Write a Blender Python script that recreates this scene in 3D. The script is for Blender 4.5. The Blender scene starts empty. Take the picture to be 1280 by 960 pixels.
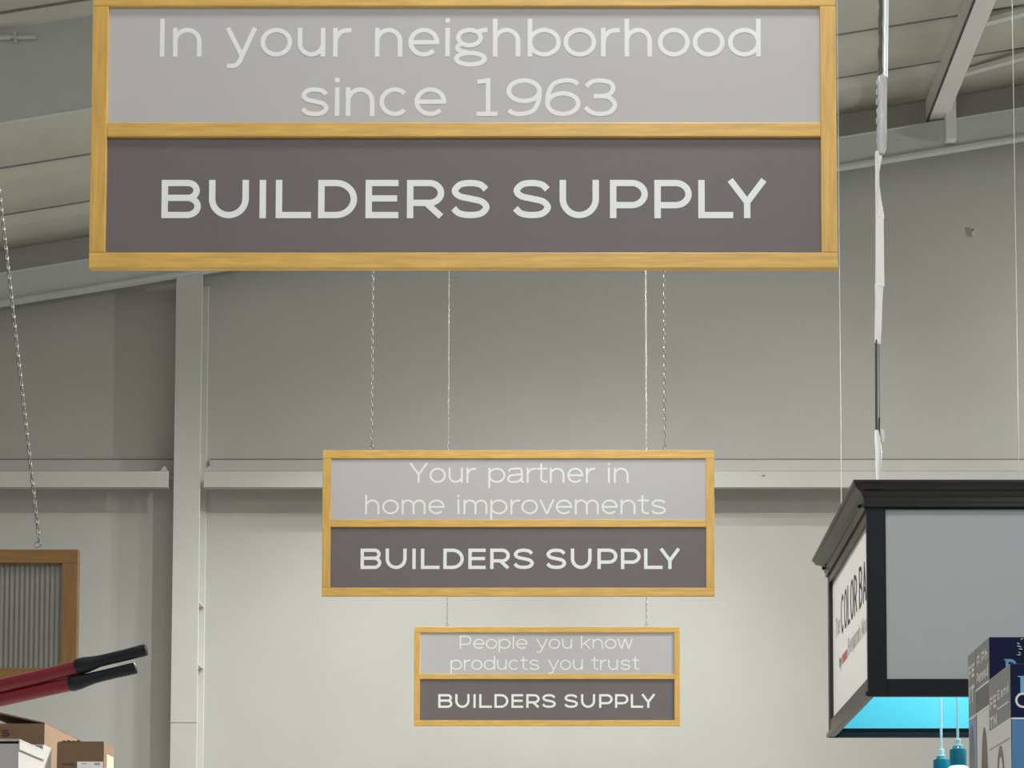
import bpy, math, random
from mathutils import Vector, Matrix
random.seed(7)
sc = bpy.context.scene
C = sc.collection
PI = math.pi

# ------------------------------------------------------------------ camera, world, lamps, exposure
F = 2000.0                    # focal length in pixels of a 1280 px wide frame
PX, HOR = 735.0, 1240.0       # pixel column straight ahead, pixel row of the horizon
TH = math.atan(0.05)          # small upward pitch
PY = HOR - F * math.tan(TH)
EYE = Vector((0, 0, 1.6))
cam_d = bpy.data.cameras.new('camera')
cam = bpy.data.objects.new('camera', cam_d); C.objects.link(cam)
cam.location = EYE; cam.rotation_euler = (PI / 2 + TH, 0, 0)
cam_d.sensor_fit = 'HORIZONTAL'; cam_d.sensor_width = 36; cam_d.lens = F / 1280 * 36
cam_d.shift_x = -(PX - 640) / 1280; cam_d.shift_y = (PY - 480) / 1280
cam_d.clip_end = 200
sc.camera = cam
vs = sc.view_settings
vs.view_transform = 'Standard'; vs.look = 'None'; vs.gamma = 1; vs.use_curve_mapping = False
vs.exposure = 0.0

world = bpy.data.worlds.new('world'); sc.world = world; world.use_nodes = True
bg = world.node_tree.nodes['Background']
bg.inputs[0].default_value = (0.93, 0.97, 1.0, 1); bg.inputs[1].default_value = 0.2

def area(x, y, z, sx, sy, power, tilt=0.0, col=(1.0, 0.99, 0.96)):
    d = bpy.data.lights.new('high_bay_or_fill_lamp', 'AREA'); d.shape = 'RECTANGLE'
    d.size = sx; d.size_y = sy; d.energy = power; d.color = col
    o = bpy.data.objects.new('high_bay_or_fill_lamp', d); C.objects.link(o)
    o.location = (x, y, z); o.rotation_euler = (tilt, 0, 0)
def spot(x, y, z, power, size, blend, aim, rad=0.12, col=(1.0, 0.99, 0.955)):
    d = bpy.data.lights.new('lamp_or_fill_spot', 'SPOT'); d.energy = power; d.spot_size = math.radians(size)
    d.spot_blend = blend; d.shadow_soft_size = rad; d.color = col
    o = bpy.data.objects.new('lamp_or_fill_spot', d); C.objects.link(o); o.location = (x, y, z)
    o.rotation_euler = (Vector(aim) - Vector((x, y, z))).to_track_quat('-Z', 'Y').to_euler()
for lx in (-6.0, 0.3, 6.5):
    for ly in (-5.0, -0.5, 4.0, 8.5):
        if lx < 0 and ly < 5: continue          # the left aisle is unlit
        area(lx, ly, 8.4 + lx * 0.1, 1.2, 0.6, 150 if ly < 5 else 70)
for lx in (-6.0, 1.0, 7.0):                    # up-facing fill lights added to brighten the roof
    area(lx, 8.5, 8.3 + lx * 0.1, 1.2, 0.6, 25, PI)
# lamps hung near the end wall
for sx, sy, sz, pit, half, yaw, pw in ((1.0, 13.2, 9.75, 75, 70, -75, 430), (11.0, 14.85, 9.0, 45, 70, -75, 3000), (-1.2, 14.85, 9.4, 75, 40, -75, 960),
                                       (0.3, 12.2, 9.75, 45, 40, -75, 1060), (1.0, 14.85, 9.0, 85, 40, -75, 640), (7.5, 12.2, 9.75, 25, 40, -75, 1200),
                                       (4.0, 13.2, 9.4, 45, 40, -75, 1010)):
    p_, y_ = math.radians(pit), math.radians(yaw)
    spot(sx, sy, sz, pw, half * 2, 1.0, (sx + math.sin(y_) * math.cos(p_), sy + math.cos(y_) * math.cos(p_), sz - math.sin(p_)), 0.07)
spot(-0.4, 7.4, 8.4, 250, 60, 0.6, (-0.44, 10.0, 4.7), 0.1)      # added fill spot brightening the middle sign
spot(-1.2, 7.45, 7.0, 520, 36, 0.7, (1.3, 7.85, 3.3), 0.1)       # added fill spot brightening the box sign's lettered side
# unseen spot added to brighten the right sides of the left-hand boxes
spot(0.9, 6.9, 5.4, 3000, 34, 0.7, (-1.4, 4.1, 2.2), 0.1, (1, 0.95, 0.86))

# ------------------------------------------------------------------ projection helper: the point at depth Y behind a pixel
def at(px, py, Y):
    q = (PY - py) / F
    s, c = math.sin(TH), math.cos(TH)
    z = Y * (s + q * c) / (c - q * s)
    d = Y * c + z * s
    return Vector(((px - PX) * d / F, Y, z + EYE.z))

# ------------------------------------------------------------------ materials
def mat(name, col, rough=0.6, metal=0.0, var=0.0, scale=8.0, stretch=(1, 1, 1), bump=0.0, col2=None, emit=None, spec=None, bscale=None):
    m = bpy.data.materials.new(name); m.use_nodes = True
    nt = m.node_tree; b = nt.nodes['Principled BSDF']
    b.inputs['Base Color'].default_value = (*col, 1); b.inputs['Roughness'].default_value = rough
    b.inputs['Metallic'].default_value = metal
    if spec is not None: b.inputs['Specular IOR Level'].default_value = spec
    if emit:
        b.inputs['Emission Color'].default_value = (*emit[0], 1); b.inputs['Emission Strength'].default_value = emit[1]
    if var or bump:
        tc = nt.nodes.new('ShaderNodeTexCoord'); mp = nt.nodes.new('ShaderNodeMapping')
        mp.inputs['Scale'].default_value = stretch
        nt.links.new(tc.outputs['Object'], mp.inputs[0])
        n = nt.nodes.new('ShaderNodeTexNoise'); n.inputs['Scale'].default_value = scale; n.inputs['Detail'].default_value = 6
        nt.links.new(mp.outputs[0], n.inputs['Vector'])
        if var:
            r = nt.nodes.new('ShaderNodeValToRGB')
            c2 = col2 or tuple(min(1, c * (1 + var)) for c in col)
            c1 = tuple(c * (1 - var) for c in col)
            r.color_ramp.elements[0].position = 0.3; r.color_ramp.elements[1].position = 0.7
            r.color_ramp.elements[0].color = (*c1, 1); r.color_ramp.elements[1].color = (*c2, 1)
            nt.links.new(n.outputs['Fac'], r.inputs[0]); nt.links.new(r.outputs[0], b.inputs['Base Color'])
        if bump:
            bn = nt.nodes.new('ShaderNodeBump'); bn.inputs['Strength'].default_value = bump; bn.inputs['Distance'].default_value = 0.01
            if bscale:
                n2 = nt.nodes.new('ShaderNodeTexNoise'); n2.inputs['Scale'].default_value = bscale
                nt.links.new(mp.outputs[0], n2.inputs['Vector']); nt.links.new(n2.outputs['Fac'], bn.inputs['Height'])
            else:
                nt.links.new(n.outputs['Fac'], bn.inputs['Height'])
            nt.links.new(bn.outputs[0], b.inputs['Normal'])
    return m
M = {}
M['wall'] = mat('painted_liner', (0.50, 0.507, 0.473), 0.75, var=0.02, scale=1.3)
M['steel'] = mat('white_painted_steel', (0.57, 0.578, 0.545), 0.5, var=0.02, scale=3)
M['white_steel'] = mat('bright_white_steel', (0.80, 0.80, 0.78), 0.5, var=0.02, scale=3)
M['rafter'] = mat('grey_primed_steel', (0.58, 0.60, 0.585), 0.55, var=0.02, scale=3)
M['joint'] = mat('dark_joint_and_seam_shade', (0.20, 0.195, 0.175), 0.8)  # wall joint colour; also paints the shade lines at the ceiling seams
M['roof'] = mat('roof_insulation_facing', (0.60, 0.59, 0.525), 0.7, var=0.04, scale=3, bump=0.25, bscale=6)
M['floor'] = mat('sealed_concrete', (0.52, 0.51, 0.48), 0.45, var=0.08, scale=2)
M['wood_h'] = mat('maple_rail', (0.76, 0.47, 0.115), 0.42, var=0.16, scale=5, stretch=(1.2, 9, 14), bump=0.04)
M['wood_v'] = mat('maple_stile', (0.72, 0.44, 0.11), 0.42, var=0.16, scale=5, stretch=(14, 9, 1.2), bump=0.04)
M['wood_dark_h'] = mat('brown_rail_and_shade', (0.27, 0.145, 0.05), 0.5, var=0.14, scale=5, stretch=(1.2, 9, 14))  # brown wood, also darkened to stand in for shade on the left sign
M['wood_dark_v'] = mat('brown_stile_and_shade', (0.27, 0.145, 0.05), 0.5, var=0.14, scale=5, stretch=(14, 9, 1.2))
M['light_panel'] = mat('light_grey_board', (0.54, 0.54, 0.55), 0.6, var=0.015, scale=2)
M['dark_panel'] = mat('dark_grey_board', (0.165, 0.143, 0.15), 0.55, var=0.03, scale=2)
M['letter'] = mat('white_vinyl', (0.91, 0.95, 0.925), 0.5)
M['letter_thin'] = mat('white_vinyl_matt', (0.90, 0.92, 0.90), 0.6)
M['chain'] = mat('zinc_chain', (0.36, 0.36, 0.345), 0.45, metal=0.9)
M['wire'] = mat('thin_wire', (0.62, 0.62, 0.58), 0.4, metal=0.3)
M['corr'] = mat('galvanised_sheet', (0.23, 0.235, 0.205), 0.5, metal=0.25, var=0.05, scale=6)
M['black'] = mat('black_satin_paint', (0.010, 0.012, 0.015), 0.42, spec=0.22)
M['blackrail'] = mat('black_gloss_paint', (0.017, 0.017, 0.017), 0.26, spec=0.5)
M['board_grey'] = mat('blue_grey_board', (0.40, 0.44, 0.46), 0.55, var=0.01, scale=2)
M['board_white'] = mat('white_sign_board', (0.88, 0.88, 0.87), 0.4)
M['ink'] = mat('black_ink', (0.03, 0.03, 0.03), 0.5)
M['ink_grey'] = mat('pale_grey_ink', (0.45, 0.45, 0.45), 0.5)
M['ink_red'] = mat('red_ink', (0.50, 0.13, 0.14), 0.5)
M['ink_maroon'] = mat('maroon_ink', (0.075, 0.018, 0.016), 0.6)
M['cyan'] = mat('turquoise_paint', (0.13, 0.60, 0.70), 0.5)
M['teal'] = mat('teal_enamel', (0.0, 0.19, 0.27), 0.3)
M['cord'] = mat('white_cord', (0.93, 0.94, 0.94), 0.5)
M['nickel'] = mat('nickel', (0.6, 0.62, 0.6), 0.25, metal=1)
M['shade'] = mat('frosted_glass_lit', (0.8, 0.95, 0.95), 0.4, emit=((0.6, 0.95, 1.0), 1.0))
M['tape'] = mat('white_tape', (0.84, 0.85, 0.84), 0.45, bump=0.3, var=0.02, scale=20)
M['tape_grey'] = mat('grey_sleeve', (0.50, 0.51, 0.52), 0.4, bump=0.3, var=0.1, scale=30)
M['tube'] = mat('white_conduit', (0.80, 0.83, 0.83), 0.3, metal=0.2)
M['cable'] = mat('dark_green_cable', (0.02, 0.035, 0.034), 0.5)
M['dark_wrap'] = mat('dark_cord', (0.07, 0.065, 0.055), 0.6, var=0.3, scale=40)
M['film'] = mat('clear_film', (0.75, 0.77, 0.75), 0.3)
M['red'] = mat('red_enamel', (0.19, 0.011, 0.019), 0.42, var=0.06, scale=10)
M['grip'] = mat('black_rubber', (0.007, 0.010, 0.013), 0.5, spec=0.35, bump=0.15, scale=60)
M['forged'] = mat('forged_steel', (0.09, 0.09, 0.09), 0.4, metal=0.9)
M['kraft'] = mat('kraft_card', (0.165, 0.10, 0.055), 0.8, var=0.06, scale=9, stretch=(1, 1, 6))
M['kraft_in'] = mat('kraft_inside', (0.14, 0.085, 0.05), 0.85)
M['carton_white'] = mat('white_carton', (0.36, 0.36, 0.355), 0.7, var=0.04, scale=9)
M['label'] = mat('white_paper_label', (0.75, 0.75, 0.78), 0.6)
M['label_green'] = mat('yellow_green_label', (0.62, 0.68, 0.34), 0.6)
M['navy'] = mat('navy_print', (0.006, 0.012, 0.06), 0.4, spec=0.25)
M['blue'] = mat('blue_print', (0.10, 0.27, 0.52), 0.4)
M['blue_pale'] = mat('pale_blue_print', (0.28, 0.40, 0.72), 0.4)
M['print_grey'] = mat('grey_print', (0.31, 0.32, 0.335), 0.45, var=0.08, scale=10)
M['print_dark'] = mat('dark_grey_print', (0.17, 0.172, 0.185), 0.45, var=0.08, scale=10)
M['print_white'] = mat('white_print', (0.92, 0.92, 0.91), 0.45)
M['print_fixture'] = mat('silver_print', (0.25, 0.25, 0.25), 0.45, var=0.3, scale=18)
M['print_brown'] = mat('brown_print', (0.22, 0.17, 0.14), 0.45, var=0.3, scale=18)
M['letter_blue'] = mat('light_blue_print', (0.20, 0.50, 0.78), 0.4)
M['shelf'] = mat('grey_shelf_steel', (0.45, 0.45, 0.44), 0.5)

# ------------------------------------------------------------------ mesh builder
class MB:
    def __init__(s): s.v = []; s.f = []; s.mi = []
    def add(s, vs_, fs, mi=0):
        o = len(s.v); s.v += [tuple(v) for v in vs_]
        for f in fs: s.f.append(tuple(i + o for i in f)); s.mi.append(mi)
    def box(s, a, b, mi=0):
        x0, x1 = sorted((a[0], b[0])); y0, y1 = sorted((a[1], b[1])); z0, z1 = sorted((a[2], b[2]))
        s.add([(x0, y0, z0), (x1, y0, z0), (x1, y1, z0), (x0, y1, z0), (x0, y0, z1), (x1, y0, z1), (x1, y1, z1), (x0, y1, z1)],
              [(3, 2, 1, 0), (4, 5, 6, 7), (0, 1, 5, 4), (1, 2, 6, 5), (2, 3, 7, 6), (3, 0, 4, 7)], mi)
    def prism(s, bottom, top, mi=0):              # two loops of the same count
        n = len(bottom)
        s.add(list(bottom) + list(top), [tuple(range(n))[::-1], tuple(range(n, 2 * n))] + [(i, (i + 1) % n, n + (i + 1) % n, n + i) for i in range(n)], mi)
    def tube(s, pts, radii, n=12, mi=0, cap=True, flat=None, up=Vector((0, 0, 1))):
        pts = [Vector(p) for p in pts]
        if not hasattr(radii, '__len__'): radii = [radii] * len(pts)
        rings = []
        for i, p in enumerate(pts):
            t = (pts[min(i + 1, len(pts) - 1)] - pts[max(i - 1, 0)]).normalized()
            u = up if abs(t.dot(up)) < 0.95 else Vector((0, 1, 0))
            a = t.cross(u).normalized(); b = a.cross(t).normalized()
            r = radii[i]; ra, rb = r if hasattr(r, '__len__') else (r, r)
            rings.append([p + a * ra * math.cos(2 * PI * k / n) + b * rb * math.sin(2 * PI * k / n) for k in range(n)])
        vs_ = [v for r in rings for v in r]; fs = []
        for i in range(len(rings) - 1):
            for k in range(n):
                fs.append((i * n + k, i * n + (k + 1) % n, (i + 1) * n + (k + 1) % n, (i + 1) * n + k))
        if cap: fs += [tuple(range(n))[::-1], tuple(range((len(rings) - 1) * n, len(rings) * n))]
        s.add(vs_, fs, mi)
    def lathe(s, prof, c, n=32, mi=0, cap=True):
        vs_ = [(c[0] + r * math.cos(2 * PI * k / n), c[1] + r * math.sin(2 * PI * k / n), c[2] + z) for r, z in prof for k in range(n)]
        fs = [(i * n + k, i * n + (k + 1) % n, (i + 1) * n + (k + 1) % n, (i + 1) * n + k) for i in range(len(prof) - 1) for k in range(n)]
        if cap: fs += [tuple(range(n))[::-1], tuple(range((len(prof) - 1) * n, len(prof) * n))]
        s.add(vs_, fs, mi)
    def obj(s, name, mats, parent=None, origin=None, bevel=0, smooth=False):
        o0 = Vector(origin) if origin is not None else Vector((0, 0, 0))
        me = bpy.data.meshes.new(name)
        me.from_pydata([tuple(Vector(v) - o0) for v in s.v], [], s.f); me.update()
        if not isinstance(mats, (list, tuple)): mats = [mats]
        for m in mats: me.materials.append(m)
        me.polygons.foreach_set('material_index', s.mi)
        if smooth: me.polygons.foreach_set('use_smooth', [True] * len(me.polygons))
        o = bpy.data.objects.new(name, me); C.objects.link(o)
        if smooth:
            try: me.set_sharp_from_angle(angle=math.radians(40))
            except Exception: pass
        if bevel:
            b = o.modifiers.new('bevel', 'BEVEL'); b.width = bevel; b.segments = 2; b.limit_method = 'ANGLE'
        if parent is not None:
            o.parent = parent; o.location = o0 - Vector(parent.location)
        else:
            o.location = o0
        return o
def thing(name, label, cat, loc, group=None):
    o = bpy.data.objects.new(name, None); C.objects.link(o); o.empty_display_size = 0.1
    o.location = loc; o['label'] = label; o['category'] = cat
    if group: o['group'] = group
    return o
def tag(o, label, cat, group=None):
    o['label'] = label; o['category'] = cat
    if group: o['group'] = group
    return o
def structure(o, label=None):
    o['kind'] = 'structure'
    if label: o['label'] = label
    return o

# ------------------------------------------------------------------ lettering drawn with strokes
def ell(cx, cy, rx, ry, a0, a1, n=None):
    n = n or max(6, int(abs(a1 - a0) / 7))
    return [(cx + rx * math.cos(math.radians(a0 + (a1 - a0) * i / n)), cy + ry * math.sin(math.radians(a0 + (a1 - a0) * i / n))) for i in range(n + 1)]
def crv(p, n=7):
    out = []
    for i in range(len(p) - 1):
        p0 = p[max(i - 1, 0)]; p1 = p[i]; p2 = p[i + 1]; p3 = p[min(i + 2, len(p) - 1)]
        for k in range(n):
            t = k / n
            out.append(tuple(0.5 * (2 * p1[d] + (p2[d] - p0[d]) * t + (2 * p0[d] - 5 * p1[d] + 4 * p2[d] - p3[d]) * t * t
                                    + (3 * p1[d] - p0[d] - 3 * p2[d] + p3[d]) * t ** 3) for d in (0, 1)))
    return out + [p[-1]]
XH = 0.76
def glyph(ch, w, s):
    h = s / 2; X = XH
    def arch(x0, x1, top):            # n arch from left stem x0 to right stem x1
        rx = (x1 - x0) / 2; ry = min(rx, 0.38)
        return [(x0, top - h - ry - 0.02)] + ell((x0 + x1) / 2, top - h - ry, rx, ry, 180, 0) + [(x1, 0)]
    def inbox(pts, H, y0=0.0):
        return crv([(h + u * (w - s), y0 + h + v * (H - s)) for u, v in pts])
    S_PTS = [(.97, .80), (.80, .95), (.5, 1), (.2, .95), (.04, .76), (.18, .59), (.5, .51), (.84, .42), (.98, .24), (.82, .05), (.5, 0), (.18, .05), (.0, .21)]
    if ch in 'Il': return [[(w / 2, 0), (w / 2, 1)]]
    if ch == 'i': return [[(w / 2, 0), (w / 2, X)], [(w / 2, 0.89), (w / 2, 0.89 + s * 1.05)]]
    if ch == 'n': return [[(h, 0), (h, X)], arch(h, w - h, X)]
    if ch == 'h': return [[(h, 0), (h, 1)], arch(h, w - h, X)]
    if ch == 'm': return [[(h, 0), (h, X)], arch(h, w / 2, X), arch(w / 2, w - h, X)]
    if ch == 'u': return [[(w - h, 0), (w - h, X)], [(x, X - y) for x, y in [(w - a, b) for a, b in arch(h, w - h, X)]]]
    if ch == 'o': return [ell(w / 2, X / 2, w / 2 - h, X / 2 - h, 0, 360)]
    if ch == 'e': return [[(h, X * .5), (w - h, X * .5)], ell(w / 2, X / 2, w / 2 - h, X / 2 - h, -9, 318)]
    if ch == 'c': return [ell(w / 2, X / 2, w / 2 - h, X / 2 - h, 42, 318)]
    if ch == 'a':
        x1 = w - h - .05
        return [crv([(.10 * w, X * .74), (.20 * w, X * .90), (.48 * w, X - h), (.80 * w, X * .92), (x1, X * .70), (x1, X * .5)]), [(x1, X * .55), (x1, h * 2.2)], crv([(x1, h * 2.6), (x1 + .02, h * 1.2), (w, h)], 4),
                crv([(x1, X * .56), (.55 * w, X * .54), (.18 * w, X * .47), (h, X * .27), (.16 * w, h * 1.3), (.42 * w, h), (.70 * w, h * 1.8), (x1, X * .34)])]
    if ch == 's': return [inbox(S_PTS, X)]
    if ch == 'g':
        return [ell(.46 * w, .50, .40 * w - h, .262 - h, 0, 360), [(.72 * w, X - .10), (.84 * w, X - h * 1.1), (w, X - h * 0.9)],
                ell(.49 * w, -.055, .49 * w - h, .21 - h, 0, 360), crv([(.20 * w, .34), (.10 * w, .25), (.16 * w, .17), (.40 * w, .105)])]
    if ch == 'b': return [[(h, 0), (h, 1)], ell(w / 2, X / 2, w / 2 - h, X / 2 - h, 0, 360)]
    if ch == 'd': return [[(w - h, 0), (w - h, 1)], ell(w / 2, X / 2, w / 2 - h, X / 2 - h, 0, 360)]
    if ch == 'p': return [[(h, -.27), (h, X)], ell(w / 2, X / 2, w / 2 - h, X / 2 - h, 0, 360)]
    if ch == 'r': return [[(h, 0), (h, X)], crv([(h, X * .42), (h + .06 * w, X * .66), (.48 * w, X - h - .035), (w, X - h)])]
    if ch == 't':
        c = .42 * w
        return [[(c, .98), (c, .30)], crv([(c, .32), (c + .02, .14), (c + .35 * w, h), (w, h + .02)]), [(0, X - h), (w, X - h)]]
    if ch == 'y': return [[(h, X), (w * .53, .02)], crv([(w - h, X), (w * .53, .02), (w * .44, -.14), (w * .30, -.235), (w * .06, -.24)])]
    if ch == 'v': return [[(h, X), (w / 2, h * .4)], [(w - h, X), (w / 2, h * .4)]]
    if ch == 'w': return [[(h, X), (w * .27, h * .4)], [(w * .27, h * .4), (w * .5, X)], [(w * .5, X), (w * .73, h * .4)], [(w * .73, h * .4), (w - h, X)]]
    if ch == 'k': return [[(h, 0), (h, 1)], [(w - h, X), (h, .27)], [(w * .36, .44), (w - h, 0)]]
    if ch == 'j': return [[(w / 2, -.25), (w / 2, X)], [(w / 2, 0.89), (w / 2, 0.89 + s)]]
    if ch == '1': return [[(0, h), (w, h)], [(.55 * w, h), (.55 * w, 1)], [(.04 * w, .90), (.55 * w, 1 - h)]]
    if ch in '96':
        p = [ell(w / 2, 1 - .33, w / 2 - h, .33 - h, 0, 360), crv([(w - h, .67), (w - h - .02, .42), (.76 * w, .15), (.45 * w, h), (.20 * w, .08), (.07 * w, .16)])]
        return p if ch == '9' else [[(w - x, 1 - y) for x, y in q] for q in p]
    if ch == '3': return [inbox([(.03, .82), (.22, .96), (.5, 1), (.84, .93), (.94, .76), (.80, .58), (.5, .53), (.28, .53)], 1),
                          inbox([(.45, .53), (.80, .49), (1, .28), (.84, .06), (.5, 0), (.2, .05), (0, .20)], 1)]
    if ch == 'B':
        r1, r2 = (.47 - s) / 2 + h / 2, .27 - h / 2
        a, b, c = 1 - h, .53, h
        ra, rb = (a - b) / 2, (b - c) / 2
        return [[(h, 0), (h, 1)], [(0, a)] + ell(w - h - ra * 1.15 - .03, a - ra, ra * 1.15, ra, 90, -90) + [(h, b)],
                [(h, b)] + ell(w - h - rb * 1.2, b - rb, rb * 1.2, rb, 90, -90) + [(0, c)]]
    if ch == 'U':
        rx = w / 2 - h; ry = min(.44, rx)
        return [[(h, 1), (h, ry + h)] + ell(w / 2, ry + h, rx, ry, 180, 360) + [(w - h, 1)]]
    if ch == 'L': return [[(h, 0), (h, 1)], [(0, h), (w, h)]]
    if ch == 'D':
        r = .5 - h; rx = r * 1.1
        return [[(h, 0), (h, 1)], [(0, 1 - h)] + ell(w - h - rx, .5, rx, r, 90, -90) + [(0, h)]]
    if ch == 'E': return [[(h, 0), (h, 1)], [(0, 1 - h), (w, 1 - h)], [(0, .515), (w * .96, .515)], [(0, h), (w, h)]]
    if ch in 'RP':
        b = .40 if ch == 'R' else .34
        r = (1 - h - b) / 2
        q = [[(h, 0), (h, 1)], [(0, 1 - h)] + ell(w - h - r * 1.15 - (.03 if ch == 'R' else 0), b + r, r * 1.15, r, 90, -90) + [(h, b)]]
        if ch == 'R': q.append([(.50 * w, b), (w - h * 1.3, h * .55)])
        return q
    if ch == 'S': return [inbox(S_PTS, 1)]
    if ch == 'Y': return [[(h * 1.1, 1), (w / 2, .42)], [(w - h * 1.1, 1), (w / 2, .42)], [(w / 2, .46), (w / 2, 0)]]
    if ch == 'T': return [[(w / 2, 0), (w / 2, 1)], [(0, 1 - h), (w, 1 - h)]]
    if ch == 'C': return [ell(w / 2, .5, w / 2 - h, .5 - h, 45, 315)]
    if ch == 'O': return [ell(w / 2, .5, w / 2 - h, .5 - h, 0, 360)]
    if ch == 'A': return [[(h, 0), (w / 2, 1 - h)], [(w - h, 0), (w / 2, 1 - h)], [(w * .2, .3), (w * .8, .3)]]
    if ch == 'F': return [[(h, 0), (h, 1)], [(0, 1 - h), (w, 1 - h)], [(0, .5), (w * .9, .5)]]
    if ch == 'M': return [[(h, 0), (h, 1)], [(w - h, 0), (w - h, 1)], [(h, 1), (w / 2, .2)], [(w - h, 1), (w / 2, .2)]]
    if ch == '.': return [[(w / 2, 0), (w / 2, s)]]
    if ch == '2': return [inbox([(.03, .78), (.2, .95), (.5, 1), (.85, .92), (.93, .72), (.75, .5), (.3, .2), (.02, 0)], 1), [(0, h), (w, h)]]
    if ch == '8': return [ell(w / 2, .74, w * .42 - h, .26 - h / 2, 0, 360), ell(w / 2, .25, w / 2 - h, .25 - h / 2, 0, 360)]
    return []
WID = dict(I=.17, n=.765, y=.85, o=.845, u=.74, r=.49, e=.825, i=.13, g=.893, h=.733, b=.886, d=.87, s=.765, c=.82, p=.886, a=.87, l=.13,
           t=.56, m=1.22, v=.78, w=1.15, k=.74, j=.13, Y=1.0, P=.85, T=.8, B=.9, M=1.0, A=.9, C=.9, O=.9, L=.7, R=.9, E=.75, F=.7, S=.85, D=.9, U=.9)
WID.update({'1': .558, '9': .94, '6': .94, '3': .907, ' ': .64, '2': .8, '8': .8, '.': .15})
ROUND = set('oecgbdp963aCO'); DIAG = set('yvwkYA')
def layout(text, wid=WID):
    x = 0; out = []; prev = None
    for ch in text:
        if ch == ' ':
            x += wid[' ']; prev = None; continue
        if prev:
            g = 0
            for k, rt in ((prev, 'rt'), (ch, 't')): g += .045 if k in ROUND else (.02 if k in DIAG or k in rt else .095)
            x += g
        out.append((ch, x, x + wid[ch])); x += wid[ch]; prev = ch
    return [(c, a / x, b / x) for c, a, b in out]
# measured letter spans of the big line, as shares of its length
_b = [('B', 33, 112), ('U', 128, 208), ('I', 229, 243), ('L', 262, 333), ('D', 347, 425), ('E', 442, 508), ('R', 525, 602), ('S', 612, 692),
      ('S', 736, 815), ('U', 831, 910), ('P', 932, 1008), ('P', 1021, 1096), ('L', 1109, 1179), ('Y', 1166, 1248)]
BS = [(c, (a - 33) / 1215, (b - 33) / 1215) for c, a, b in _b]
_l1 = [(c, 180 + a / 3.2, 180 + b / 3.2) for c, a, b in (('I', 60, 78), ('n', 112, 227), ('y', 322, 450), ('o', 463, 590), ('u', 612, 723), ('r', 754, 828), ('n', 922, 1032), ('e', 1056, 1180), ('i', 1203, 1223))]
_l1 += [(c, 560 + a / 3.048, 560 + b / 3.048) for c, a, b in (('g', 22, 150), ('h', 170, 275), ('b', 303, 430), ('o', 440, 565), ('r', 583, 655), ('h', 673, 778), ('o', 800, 922), ('o', 933, 1055), ('d', 1068, 1193))]
_l2 = [(c, 180 + a / 3.2, 180 + b / 3.2) for c, a, b in (('s', 623, 738), ('i', 760, 780), ('n', 805, 920), ('c', 940, 1063), ('e', 1080, 1208))]
_l2 += [(c, 560 + a / 3.048, 560 + b / 3.048) for c, a, b in (('1', 108, 188), ('9', 222, 357), ('6', 370, 505), ('3', 515, 645))]
def norm(l):
    a, b = l[0][1], l[-1][2]
    return [(c, (p - a) / (b - a), (q - a) / (b - a)) for c, p, q in l]
def ribbon(mb, pts, s, fn, mi=0):
    """a stroke of width s along pts; fn maps 2D to 3D"""
    P = [Vector((p[0], p[1])) for p in pts]
    Q = [P[0]]
    for p in P[1:]:
        if (p - Q[-1]).length > 1e-5: Q.append(p)
    P = Q; n = len(P)
    closed = (P[0] - P[-1]).length < 1e-3 and n > 3
    L, R = [], []
    for i in range(n):
        if closed and i in (0, n - 1): a, b = P[-2], P[1]
        else: a, b = P[max(i - 1, 0)], P[min(i + 1, n - 1)]
        d0 = (P[i] - a); d1 = (b - P[i])
        d0 = d0.normalized() if d0.length > 1e-9 else d1.normalized()
        d1 = d1.normalized() if d1.length > 1e-9 else d0
        t = (d0 + d1).normalized(); nn = Vector((-t.y, t.x))
        k = 1 / max(.6, nn.dot(Vector((-d0.y, d0.x))))
        L.append(P[i] + nn * s / 2 * k); R.append(P[i] - nn * s / 2 * k)
    vs_ = [fn(v.x, v.y) for v in L] + [fn(v.x, v.y) for v in R]
    mb.add(vs_, [(n + i, n + i + 1, i + 1, i) for i in range(n - 1)], mi)
_lift = [0]
def text_mesh(spans, x0, x1, base, cap, stroke, fn, mb=None, nrm=Vector((0, 1, 0))):
    """spans: normalised letter spans; x0..x1 line extent, base line, cap height, all in metres on the board; fn(x, z) -> 3D"""
    mb = mb or MB()
    W = x1 - x0
    for ch, a, b in spans:
        w = (b - a) * W / cap
        for st in glyph(ch, w, stroke):
            _lift[0] = (_lift[0] + 1) % 9
            ribbon(mb, [(x0 + a * W + u * cap, base + v * cap) for u, v in st], stroke * cap, lambda u_, v_: fn(u_, v_) - nrm * (.00004 * _lift[0]))
    return mb

# ================================================================== THE BUILDING
YW = 17.0                                     # end wall
SL = 0.166                                    # roof slope
p0 = at(735, 191, YW)
def roof_z(x): return p0.z + SL * x
def on_roof(px, py, dz=0.0):                  # depth where the line of sight meets the roof
    lo, hi = 3.0, 40.0
    for _ in range(50):
        mid = (lo + hi) / 2; p = at(px, py, mid)
        if p.z < roof_z(p.x) + dz: lo = mid
        else: hi = mid
    return at(px, py, (lo + hi) / 2)
XL, XR = -13.0, 14.0
mb = MB(); mb.box((XL, YW, 0), (XR, YW + .2, roof_z(XR) + .5)); structure(mb.obj('wall_back', M['wall']))
mb = MB(); mb.box((XL - .2, -10, 0), (XL, YW + .2, roof_z(XL) + .5)); structure(mb.obj('wall_left', M['wall']))
mb = MB(); mb.box((XR, -10, 0), (XR + .2, YW + .2, roof_z(XR) + .5)); structure(mb.obj('wall_right', M['wall']))
mb = MB(); mb.box((XL - .2, -10, -.2), (XR + .2, YW + .2, 0)); structure(mb.obj('floor', M['floor']))

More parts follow.
